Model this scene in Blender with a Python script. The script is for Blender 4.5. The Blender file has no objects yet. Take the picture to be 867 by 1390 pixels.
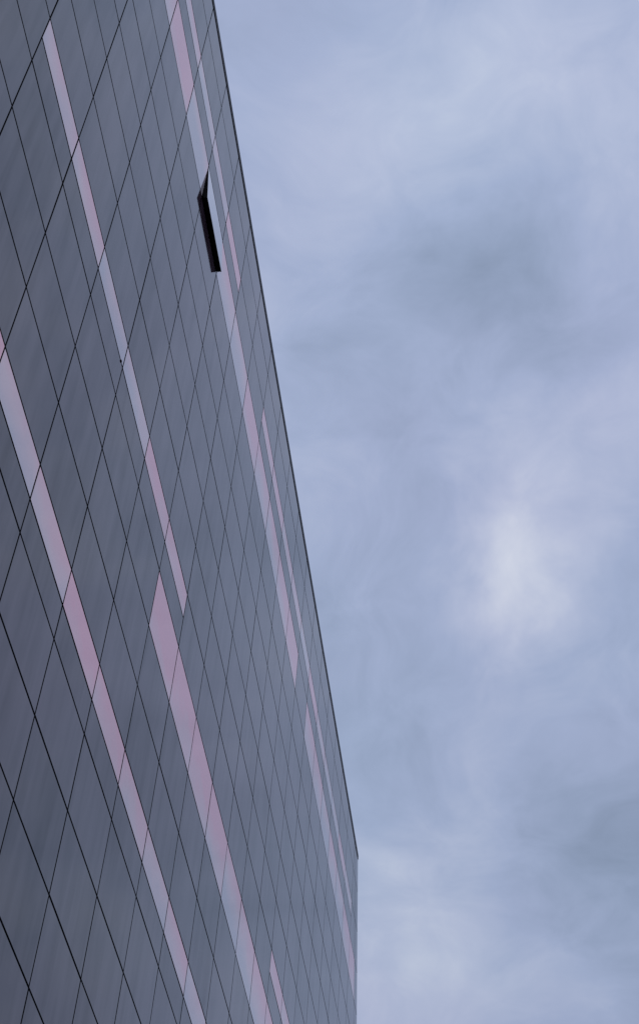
import bpy, bmesh, math, random
from mathutils import Matrix, Vector
random.seed(7)
scene = bpy.context.scene
C = scene.collection

# ------------------------------------------------------------------ camera
ROOF = 27.68                      # metres; one facade course is 1.0 m, one column 1.416 m
COL = 1.41610
PH_W, PH_H = 867.0, 1390.0        # photograph size, used to turn pixels into directions
F_PX, PPX, PPY = 2191.207, 433.5, 650.0
RF = ((0.1189861, -0.0559137, -0.9913203),
      (0.7639349, 0.6429081, 0.0554314),
      (0.6342285, -0.7638998, 0.1192116))     # rows: camera right, down, forward in facade axes (along, down, into)
CAMF = (-5.35761, 26.03083, -4.58914)
CAM = Vector((CAMF[0], CAMF[2], ROOF - CAMF[1]))
def fac2world(v): return Vector((v[0], v[2], -v[1]))
def pixel_dir(x, y):
    c = ((x - PPX) / F_PX, (y - PPY) / F_PX, 1.0)
    d = [sum(RF[r][k] * c[r] for r in range(3)) for k in range(3)]
    return fac2world(d).normalized()
def project(p):
    q = Vector(p) - CAM
    f = (q.x, -q.z, q.y)
    c = [sum(RF[r][k] * f[k] for k in range(3)) for r in range(3)]
    if c[2] < 0.1: return None
    return PPX + F_PX * c[0] / c[2], PPY + F_PX * c[1] / c[2]
cam_data = bpy.data.cameras.new('camera')
cam = bpy.data.objects.new('camera', cam_data); C.objects.link(cam)
right, down, fwd = (fac2world(RF[r]) for r in range(3))
m3 = Matrix((right, -down, -fwd)).transposed()
cam.matrix_world = Matrix.Translation(CAM) @ m3.to_4x4()
cam_data.sensor_fit = 'AUTO'; cam_data.sensor_width = 36.0
cam_data.lens = F_PX / PH_H * 36.0
cam_data.shift_y = -(PH_H / 2 - PPY) / PH_H
cam_data.clip_start = 0.05; cam_data.clip_end = 5000
scene.camera = cam

# ------------------------------------------------------------------ sky, sun, exposure
SUN_DIR = Vector((-0.55, -0.55, 0.63)).normalized()
world = bpy.data.worlds.new('World'); scene.world = world; world.use_nodes = True
class NT:
    """small node helper"""
    def __init__(s, tree): s.t = tree; s.n = tree.nodes; s.l = tree.links
    def node(s, kind, **kw):
        n = s.n.new(kind)
        for k, v in kw.items(): setattr(n, k, v)
        return n
    def put(s, sock, v):
        if isinstance(v, bpy.types.NodeSocket): s.l.new(v, sock)
        else: sock.default_value = v
    def math(s, op, a, b=0.0, c=None, clamp=False):
        n = s.node('ShaderNodeMath', operation=op, use_clamp=clamp)
        s.put(n.inputs[0], a); s.put(n.inputs[1], b)
        if c is not None: s.put(n.inputs[2], c)
        return n.outputs[0]
    def vec(s, op, a, b=None, scale=None):
        n = s.node('ShaderNodeVectorMath', operation=op)
        s.put(n.inputs[0], a)
        if b is not None: s.put(n.inputs[1], b)
        if scale is not None: s.put(n.inputs['Scale'], scale)
        return n.outputs['Value'] if op in ('DOT_PRODUCT', 'LENGTH') else n.outputs['Vector']
    def noise(s, vec, scale, detail=4.0, rough=0.5, dist=0.0, out='Fac'):
        n = s.node('ShaderNodeTexNoise')
        s.put(n.inputs['Vector'], vec); s.put(n.inputs['Scale'], scale)
        n.inputs['Detail'].default_value = detail; n.inputs['Roughness'].default_value = rough
        n.inputs['Distortion'].default_value = dist
        return n.outputs[out]
    def mix(s, fac, a, b):
        n = s.node('ShaderNodeMix', data_type='RGBA')
        s.put(n.inputs[0], fac); s.put(n.inputs[6], a); s.put(n.inputs[7], b)
        return n.outputs[2]
    def ramp(s, fac, stops):
        n = s.node('ShaderNodeValToRGB'); s.put(n.inputs[0], fac)
        e = n.color_ramp.elements
        while len(e) < len(stops): e.new(0.5)
        for el, (p, c) in zip(e, stops): el.position = p; el.color = (*c, 1)
        return n.outputs[0]

w = NT(world.node_tree); w.n.clear()
SKY_STRENGTH = 0.1
CLOUD_DRIFT = (5.2, -1.7, 0.0)
geo = w.node('ShaderNodeTexCoord')
d = geo.outputs['Generated']                                   # view direction
sep = w.node('ShaderNodeSeparateXYZ'); w.put(sep.inputs[0], d)
zz = w.math('MAXIMUM', sep.outputs[2], 0.0)
inv = w.math('DIVIDE', 1.0, w.math('ADD', zz, 0.25))           # flat cloud layer seen in perspective
deck = w.vec('ADD', w.vec('SCALE', d, scale=inv), CLOUD_DRIFT)
warp = w.vec('SUBTRACT', w.noise(deck, 2.6, 3, 0.5, 0, 'Color'), (0.5, 0.5, 0.5))
deckw = w.vec('ADD', deck, w.vec('SCALE', warp, scale=0.35))
n_big = w.noise(deckw, 2.2, 2, 0.45)
n_mid = w.noise(deckw, 6.5, 5, 0.52, 0.25)
n_fine = w.noise(deckw, 17.0, 8, 0.60, 0.5)
val = w.math('MULTIPLY', w.math('SUBTRACT', n_big, 0.5), 0.45)
val = w.math('ADD', val, w.math('MULTIPLY', w.math('SUBTRACT', n_mid, 0.5), 0.62))
val = w.math('ADD', val, w.math('MULTIPLY', w.math('SUBTRACT', n_fine, 0.5), 0.42))
# individual clouds that the photograph shows, each a soft ragged patch in its own direction
warp2 = w.vec('SUBTRACT', w.noise(d, 9.0, 5, 0.55, 0, 'Color'), (0.5, 0.5, 0.5))
dw = w.vec('NORMALIZE', w.vec('ADD', d, w.vec('SCALE', warp2, scale=0.14)))
CLOUDS = [(672, 800, 45, .22), (690, 770, 55, .20), (740, 705, 60, .12), (650, 620, 80, .10), (800, 55, 110, .22), (650, 95, 80, .08), (510, 195, 80, .14), (570, 240, 60, .08),
          (515, 1265, 90, .20), (690, 1275, 100, .12), (490, 1130, 60, .10), (600, 1010, 120, .05),
          (600, 320, 90, -.09), (680, 360, 100, -.10), (830, 1135, 115, -.32), (810, 1040, 50, .06), (460, 555, 80, -.12), (770, 410, 90, -.06),
          (420, 400, 80, .08)]
for px, py, r, amp in CLOUDS:
    a = r / F_PX
    dot = w.vec('DOT_PRODUCT', dw, tuple(pixel_dir(px, py)))
    g = w.math('EXPONENT', w.math('DIVIDE', w.math('SUBTRACT', dot, 1.0), a * a))
    val = w.math('ADD', val, w.math('MULTIPLY', g, amp))
fac = w.math('ADD', w.math('MULTIPLY', val, 1.0), 0.545, clamp=True)
cloud = w.ramp(fac, [(0.0, (.21, .27, .38)), (0.3, (.305, .38, .54)), (0.5, (.375, .455, .645)), (0.72, (.475, .545, .72)), (1.0, (.65, .71, .825))])
tint = w.noise(deck, 4.3, 2, 0.5)
lav = w.vec('MULTIPLY', cloud, (1.035, 0.985, 1.0))
cloud = w.mix(w.math('MULTIPLY_ADD', tint, 3.0, -1.05, clamp=True), cloud, lav)
lum = w.math('MULTIPLY_ADD', zz, 0.30, 0.79)                        # an overcast sky is a little brighter overhead
cloud10 = w.vec('SCALE', cloud, scale=w.math('DIVIDE', lum, SKY_STRENGTH))
sky = w.node('ShaderNodeTexSky', sky_type='NISHITA', sun_disc=False)
sky.sun_elevation = math.asin(SUN_DIR.z); sky.sun_rotation = math.atan2(SUN_DIR.x, SUN_DIR.y)
sky.air_density = 1.0; sky.dust_density = 2.0
col = w.mix(0.9, sky.outputs[0], cloud10)
bg = w.node('ShaderNodeBackground'); w.put(bg.inputs[0], col); bg.inputs[1].default_value = SKY_STRENGTH
wo = w.node('ShaderNodeOutputWorld'); w.l.new(bg.outputs[0], wo.inputs[0])

sd = bpy.data.lights.new('sun', 'SUN'); sd.energy = 0.6; sd.angle = math.radians(40); sd.color = (1.0, .96, .92)
sun = bpy.data.objects.new('sun', sd); C.objects.link(sun)
sun.rotation_euler = SUN_DIR.to_track_quat('Z', 'Y').to_euler(); sun.location = (-20, -20, 40)

vs = scene.view_settings
vs.view_transform = 'Standard'; vs.look = 'None'; vs.exposure = 0.0; vs.gamma = 1.0; vs.use_curve_mapping = False

# ------------------------------------------------------------------ materials
def material(name):
    m = bpy.data.materials.new(name); m.use_nodes = True
    nt = NT(m.node_tree); b = m.node_tree.nodes['Principled BSDF']
    return m, nt, b
def plain(name, rgb, rough, metallic=0.0, spec=0.5, nscale=6.0, amount=0.25):
    m, t, b = material(name)
    pos = t.node('ShaderNodeNewGeometry').outputs['Position']
    n = t.noise(pos, nscale, 5, 0.6)
    lo = tuple(c * (1 - amount) for c in rgb); hi = tuple(min(1, c * (1 + amount)) for c in rgb)
    t.put(b.inputs['Base Color'], t.ramp(n, [(0.3, lo), (0.7, hi)]))
    b.inputs['Roughness'].default_value = rough; b.inputs['Metallic'].default_value = metallic
    b.inputs['Specular IOR Level'].default_value = spec
    return m

def panel_material():
    m, t, b = material('polished_dark_stone')
    g = t.node('ShaderNodeNewGeometry'); oi = t.node('ShaderNodeObjectInfo')
    pos = g.outputs['Position']; rnd = oi.outputs['Random']
    off = t.node('ShaderNodeCombineXYZ'); t.put(off.inputs[0], t.math('MULTIPLY', rnd, 37.0)); t.put(off.inputs[2], t.math('MULTIPLY', rnd, 91.0))
    pr = t.vec('ADD', pos, off.outputs[0])
    streak = t.noise(t.vec('MULTIPLY', pr, (2.6, 1.0, 0.22)), 1.6, 3, 0.55, 0.3)     # rain run-off films, hanging down, strengthened to imitate reflected clouds
    fine = t.noise(t.vec('MULTIPLY', pr, (14.0, 1.0, 0.5)), 1.0, 3, 0.6)
    blot = t.noise(t.vec('MULTIPLY', pos, (1.0, 1.0, 0.6)), 0.75, 4, 0.55)                                                # broad patches across panels: cloud reflections painted into colour and gloss
    grain = t.noise(pr, 60.0, 3, 0.7)
    k = t.math('MULTIPLY_ADD', streak, 0.75, t.math('MULTIPLY', fine, 0.22))
    k = t.math('ADD', k, t.math('MULTIPLY', blot, 0.75))
    k = t.math('ADD', k, t.math('MULTIPLY_ADD', rnd, 0.20, -0.46))                    # about 0.5 +- 0.15
    t.put(b.inputs['Base Color'], t.mix(grain, t.ramp(k, [(0.3, (.016, .010, .018)), (0.7, (.046, .031, .047))]),
                                         t.ramp(k, [(0.3, (.022, .014, .024)), (0.7, (.058, .040, .058))])))
    t.put(b.inputs['Roughness'], t.math('MULTIPLY_ADD', k, 0.10, 0.01))
    t.put(b.inputs['Specular IOR Level'], t.math('MULTIPLY_ADD', k, 0.80, 0.15))
    bump = t.node('ShaderNodeBump'); bump.inputs['Strength'].default_value = 0.04; bump.inputs['Distance'].default_value = 0.01
    t.put(bump.inputs['Height'], t.noise(pr, 1.3, 2, 0.5)); t.l.new(bump.outputs[0], b.inputs['Normal'])
    return m

def glass_material():
    m, t, b = material('pink_glass')
    tc = t.node('ShaderNodeTexCoord'); oi = t.node('ShaderNodeObjectInfo'); rnd = oi.outputs['Random']
    ob = tc.outputs['Object']
    off = t.node('ShaderNodeCombineXYZ'); t.put(off.inputs[0], t.math('MULTIPLY', rnd, 53.0)); t.put(off.inputs[1], t.math('MULTIPLY', rnd, 17.0))
    pr = t.vec('ADD', ob, off.outputs[0])
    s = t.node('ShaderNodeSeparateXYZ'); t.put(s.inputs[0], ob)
    k = t.math('MULTIPLY_ADD', s.outputs[2], 0.75, 0.17)                              # tint is rosier towards the head of the pane, lilac towards the foot
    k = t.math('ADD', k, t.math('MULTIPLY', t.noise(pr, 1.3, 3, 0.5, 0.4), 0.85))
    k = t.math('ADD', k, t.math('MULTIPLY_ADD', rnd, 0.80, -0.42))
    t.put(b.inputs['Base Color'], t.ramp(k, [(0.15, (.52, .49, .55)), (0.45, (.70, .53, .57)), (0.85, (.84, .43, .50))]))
    b.inputs['Metallic'].default_value = 0.28
    b.inputs['Roughness'].default_value = 0.03
    b.inputs['IOR'].default_value = 1.8
    bump = t.node('ShaderNodeBump'); bump.inputs['Strength'].default_value = 0.06; bump.inputs['Distance'].default_value = 0.01
    t.put(bump.inputs['Height'], t.noise(pr, 1.1, 1, 0.5)); t.l.new(bump.outputs[0], b.inputs['Normal'])
    return m

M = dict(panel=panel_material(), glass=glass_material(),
         gasket=plain('black_gasket', (.006, .006, .008), 0.9, spec=0.0),
         coping=plain('black_coping_metal', (.012, .013, .017), 0.55, spec=0.3),
         sash=plain('black_sash_paint', (.004, .004, .005), 0.7, spec=0.04),
         steel=plain('blackened_steel', (.012, .012, .012), 0.6, 0.0, spec=.1),
         room=plain('dark_reveal', (.018, .016, .014), 0.9, spec=0.1),
         roof=plain('grey_roof_felt', (.10, .10, .10), 0.9),
         paving=plain('grey_paving', (.22, .21, .20), 0.85, nscale=1.5))

# ------------------------------------------------------------------ mesh helpers
def link(name, me, mat, parent=None):
    o = bpy.data.objects.new(name, me); C.objects.link(o)
    if mat is not None and not me.materials:
        me.materials.append(mat)
        if mat in (M['panel'], M['glass']): me.materials.append(M['gasket'])     # sealed black edges
    if parent is not None: o.parent = parent
    return o
def prism_into(bm, poly, y0, y1, edge=0):
    """poly: list of (x, z), any order; extruded from y0 (front) to y1 (back)"""
    area = sum(poly[i][0] * poly[(i + 1) % len(poly)][1] - poly[(i + 1) % len(poly)][0] * poly[i][1] for i in range(len(poly)))
    if area < 0: poly = poly[::-1]                     # counter-clockwise seen from -y
    f = [bm.verts.new((x, y0, z)) for x, z in poly]; b = [bm.verts.new((x, y1, z)) for x, z in poly]
    bm.faces.new(f); bm.faces.new(b[::-1])
    n = len(poly)
    for i in range(n): bm.faces.new((f[(i + 1) % n], f[i], b[i], b[(i + 1) % n])).material_index = edge
def mesh_from(bm, name):
    me = bpy.data.meshes.new(name); bm.to_mesh(me); bm.free(); return me
def prism(name, poly, y0, y1, edge=0):
    bm = bmesh.new(); prism_into(bm, poly, y0, y1, edge); return mesh_from(bm, name)
def boxes(name, lst):
    bm = bmesh.new()
    for x0, x1, y0, y1, z0, z1 in lst: prism_into(bm, [(x0, z0), (x1, z0), (x1, z1), (x0, z1)], y0, y1)
    return mesh_from(bm, name)
def clip(poly, a, b, c):
    """keep a*x + b*z <= c"""
    out = []
    for i in range(len(poly)):
        p, q = poly[i], poly[(i + 1) % len(poly)]
        dp, dq = a * p[0] + b * p[1] - c, a * q[0] + b * q[1] - c
        if dp <= 0: out.append(p)
        if dp * dq < 0:
            s = dp / (dp - dq); out.append((p[0] + s * (q[0] - p[0]), p[1] + s * (q[1] - p[1])))
    return out

# ------------------------------------------------------------------ ground
gm = boxes('ground', [(-600, 600, -600, 600, -0.5, 0.0)])
ground = link('ground', gm, M['paving']); ground['kind'] = 'structure'

# ------------------------------------------------------------------ building
building = bpy.data.objects.new('office_building', None); C.objects.link(building)
building['label'] = 'tall dark building clad in glossy grey panels with pink glass strips'
building['category'] = 'building'

GH, GV = 0.032, 0.027             # joint widths: bed joints and upright joints
TOPY = 0.13                       # the coping covers the first 13 cm
def X(c): return c * COL
def Z(y): return ROOF - y
COL0, ROWS = -14, 27
BASE = 0.30
# the end of the wall is raked: strip between two slanting edges (column, course)
SL = 0.205
def edge_in(y): return X(20.10 + SL * y)
def edge_out(y): return X(20.55 + SL * y)
SLX = SL * COL                     # metres outwards per metre down

WINDOW_ROWS = {2: ((-14, 7), (9, 20)), 3: ((-14, 13), (14, 40)), 10: ((1, 7), (13, 40)), 11: ((6, 40),), 14: ((-14, 40),), 18: ((10, 17),), 19: ((-14, 40),), 22: ((-14, 40),)}
SPLIT = {2: 0.45, 3: 1.0, 10: 0.46, 11: 1.0, 14: 0.52, 18: 0.46, 19: 1.0, 22: 0.5}
OPEN = (5, 3)                      # column, course of the opened window

def in_windows(i, j): return any(a <= i < b for a, b in WINDOW_ROWS.get(j, ()))
cells = []                         # (i, y_top, y_bottom, is_window)
for j in range(ROWS):
    for i in range(COL0, 26):
        top = TOPY if j == 0 else j
        bot = min(j + 1, ROOF - BASE)
        if X(i) + 0.05 > edge_in(bot): continue
        if (i, j) == OPEN: continue
        if in_windows(i, j):
            s = SPLIT[j]
            cells.append((i, top, top + s, True))
            if s < 1: cells.append((i, top + s, bot, False))
        else: cells.append((i, top, bot, False))

def cell_poly(i, y0, y1):
    p = [(X(i) + GV / 2, Z(y1) + GH / 2), (X(i + 1) - GV / 2, Z(y1) + GH / 2), (X(i + 1) - GV / 2, Z(y0) - GH / 2), (X(i) + GV / 2, Z(y0) - GH / 2)]
    # x <= edge_in(y) - GV/2, y = ROOF - z
    return clip(p, 1.0, SLX, X(20.10) + SLX * ROOF - GV / 2)

def seen(poly):
    for fx in (0, .5, 1):
        for fz in (0, .5, 1):
            xs = [p[0] for p in poly]; zs = [p[1] for p in poly]
            q = project((min(xs) + fx * (max(xs) - min(xs)), 0, min(zs) + fz * (max(zs) - min(zs))))
            if q and -10 < q[0] < PH_W + 10 and -10 < q[1] < PH_H + 10: return True
    return False

cache = {}
rest = {True: bmesh.new(), False: bmesh.new()}
counts = {True: 0, False: 0}
for i, y0, y1, win in cells:
    poly = cell_poly(i, y0, y1)
    if len(poly) < 3: continue
    if not seen(poly) or counts[win] >= 300:
        prism_into(rest[win], poly, 0.0, 0.03, 1); continue
    counts[win] += 1
    xs = [p[0] for p in poly]; zs = [p[1] for p in poly]
    cx, cz = (min(xs) + max(xs)) / 2, (min(zs) + max(zs)) / 2
    full = len(poly) == 4 and abs((max(xs) - min(xs)) - (COL - GV)) < 1e-4
    key = (win, round(max(zs) - min(zs), 4)) if full else None
    if key in cache and key: me = cache[key]
    else:
        me = prism('window_pane' if win else 'facade_panel', [(x - cx, z - cz) for x, z in poly], 0.0, 0.03, 1)
        if key: cache[key] = me
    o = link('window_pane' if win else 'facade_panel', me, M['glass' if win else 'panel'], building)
    o.location = (cx + random.gauss(0, .0012), random.gauss(0, .0003), cz + random.gauss(0, .0012))
    o.rotation_euler = (math.radians(random.gauss(0, .02)), math.radians(random.gauss(0, .05)), math.radians(random.gauss(0, .015)))
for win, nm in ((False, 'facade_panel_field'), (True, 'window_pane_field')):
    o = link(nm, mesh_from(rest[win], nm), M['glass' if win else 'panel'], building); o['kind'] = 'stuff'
print('panels', counts)

# slanting strip at the end of the wall, one piece per course
bm_rest = bmesh.new()
for j in range(ROWS):
    t, b = (TOPY if j == 0 else j), min(j + 1, ROOF - BASE)
    tt, bb = t + GH / 2, b - GH / 2
    poly = [(edge_in(bb) + GV / 2, Z(bb)), (edge_out(bb) - .004, Z(bb)), (edge_out(tt) - .004, Z(tt)), (edge_in(tt) + GV / 2, Z(tt))]
    if j < 6:
        cx, cz = sum(p[0] for p in poly) / 4, sum(p[1] for p in poly) / 4
        o = link('corner_panel', prism('corner_panel', [(x - cx, z - cz) for x, z in poly], 0.0, 0.03, 1), M['panel'], building)
        o.location = (cx, 0, cz)
    else: prism_into(bm_rest, poly, 0.0, 0.03, 1)
o = link('corner_panel_field', mesh_from(bm_rest, 'corner_panel_field'), M['panel'], building); o['kind'] = 'stuff'

# core behind the cladding (its face is what shows black in the joints), with an opening for the open window
D0, D1 = 0.009, 22.0
wi, wj = OPEN
ox0, ox1, oz0, oz1 = X(wi) + 0.03, X(wi + 1) - 0.03, Z(wj + 1) + 0.03, Z(wj) - 0.03
lx = X(COL0) + 0.01
ztop = Z(0.03)
def rake(z, d=0.012): return edge_out(ROOF - z) - d
bm = bmesh.new()
def core(poly, a, b): prism_into(bm, poly, a, b)
core([(lx, 0.02), (rake(0.02), 0.02), (rake(oz0), oz0), (lx, oz0)], D0, 0.5)
core([(lx, oz1), (rake(oz1), oz1), (rake(ztop), ztop), (lx, ztop)], D0, 0.5)
core([(lx, oz0), (ox0, oz0), (ox0, oz1), (lx, oz1)], D0, 0.5)
core([(ox1, oz0), (rake(oz0), oz0), (rake(oz1), oz1), (ox1, oz1)], D0, 0.5)
link('joint_backing', mesh_from(bm, 'joint_backing'), M['gasket'], building)
link('wall', prism('wall', [(lx, 0.01), (rake(0.01, .02), 0.01), (rake(ztop - .02, .02), ztop - .02), (lx, ztop - .02)], 0.502, D1), M['roof'], building)
# return wall round the corner, clad in the same stone
bm = bmesh.new()
for k in range(15):
    for j in range(ROWS):
        a, b = 0.035 + k * COL + GV / 2, 0.035 + (k + 1) * COL - GV / 2
        t, bo = (TOPY if j == 0 else j) + GH / 2, min(j + 1, ROOF - BASE) - GH / 2
        v = [bm.verts.new((edge_out(y) + dx, yy, Z(y))) for dx in (-.004, -.03) for y, yy in ((t, a), (t, b), (bo, b), (bo, a))]
        for f in ((3, 2, 1, 0), (4, 5, 6, 7), (0, 1, 5, 4), (1, 2, 6, 5), (2, 3, 7, 6), (3, 0, 4, 7)): bm.faces.new([v[q] for q in f])
bmesh.ops.recalc_face_normals(bm, faces=bm.faces)
o = link('return_wall_panel_field', mesh_from(bm, 'return_wall_panel_field'), M['panel'], building); o['kind'] = 'stuff'
# plinth at the foot
link('plinth', prism('plinth', [(lx, 0.0), (edge_out(ROOF) - .05, 0.0), (edge_out(ROOF - BASE) - .05, BASE - .01), (lx, BASE - .01)], -0.02, 0.007), M['gasket'], building)

# coping along the roof edge: folded sheet lengths with butt joints
L = 3 * COL
end = edge_out(0.05) + 0.03
x = lx
bmc = None
k = 0
while x < end - 0.1:
    x1 = min(x + L, end)
    me = boxes('coping', [(x + .002, x1 - .002, -0.009, 0.6, Z(TOPY - 0.012), Z(0.0)), (x + .002, x1 - .002, -0.009, -0.005, Z(TOPY + .010), Z(TOPY - 0.0125))])
    link('coping', me, M['coping'], building)
    x = x1; k += 1

# ------------------------------------------------------------------ the opened top-hung window
ww, wh = COL - GV, 1.0 - GH
THETA = math.radians(5.0)
frame_t = 0.055
win = link('awning_window', boxes('awning_window', [
    (ox0, ox0 + .035, .02, .45, oz0, oz1), (ox1 - .035, ox1, .02, .45, oz0, oz1),
    (ox0 + .035, ox1 - .035, .02, .45, oz0, oz0 + .035), (ox0 + .035, ox1 - .035, .02, .45, oz1 - .035, oz1),
    (ox0 + .035, ox1 - .035, .44, .46, oz0 + .035, oz1 - .035)]), M['room'], building)
win['label'] = 'opened pink window leaning out at its foot, black frame'
hinge = Matrix.Translation((X(wi) + COL / 2, 0, Z(wj) - GH / 2)) @ Matrix.Rotation(-THETA, 4, 'X')
def hung(name, lst, mat):
    o = link(name, prism(name, [(lst[0][0], lst[0][4]), (lst[0][1], lst[0][4]), (lst[0][1], lst[0][5]), (lst[0][0], lst[0][5])], lst[0][2], lst[0][3], 1) if mat == 'glass' else boxes(name, lst), M[mat], win)
    o.matrix_world = hinge; return o
hw = ww / 2
hung('pane', [(-hw, hw, 0.0, 0.012, -wh, 0)], 'glass')
hung('sash', [(-hw + .004, -hw + .06, .0125, .0125 + frame_t, -wh + .004, -.004), (hw - .06, hw - .004, .0125, .0125 + frame_t, -wh + .004, -.004),
              (-hw + .06, hw - .06, .0125, .0125 + frame_t, -wh + .004, -wh + .06), (-hw + .06, hw - .06, .0125, .0125 + frame_t, -.06, -.004)], 'sash')
for sx in (-1, 1):                                  # scissor stays in the side gaps
    bm = bmesh.new()
    a = hinge @ Vector((sx * (hw - .03), .03, -wh * .72)); b = Vector((X(wi) + COL / 2 + sx * (hw - .05), .06, Z(wj) - wh * .45))
    dvec = (a - b); n = Vector((1, 0, 0)); s = dvec.normalized().cross(n) * .012
    vs_ = [bm.verts.new(p + q * .004 * n + r * s) for p in (a, b) for q in (-1, 1) for r in (-1, 1)]
    for f in ((0, 1, 3, 2), (4, 6, 7, 5), (0, 4, 5, 1), (2, 3, 7, 6), (0, 2, 6, 4), (1, 5, 7, 3)): bm.faces.new([vs_[q] for q in f])
    bmesh.ops.recalc_face_normals(bm, faces=bm.faces)
    link('stay', mesh_from(bm, 'stay'), M['steel'], win)

# small black fixing standing in the joint under one pink strip
fx, fz = X(3.93), Z(10.46)
o = link('fixing', boxes('fixing', [(-.014, .014, -.010, .012, -.012, .012)]), M['gasket'], building); o.location = (fx, 0, fz)
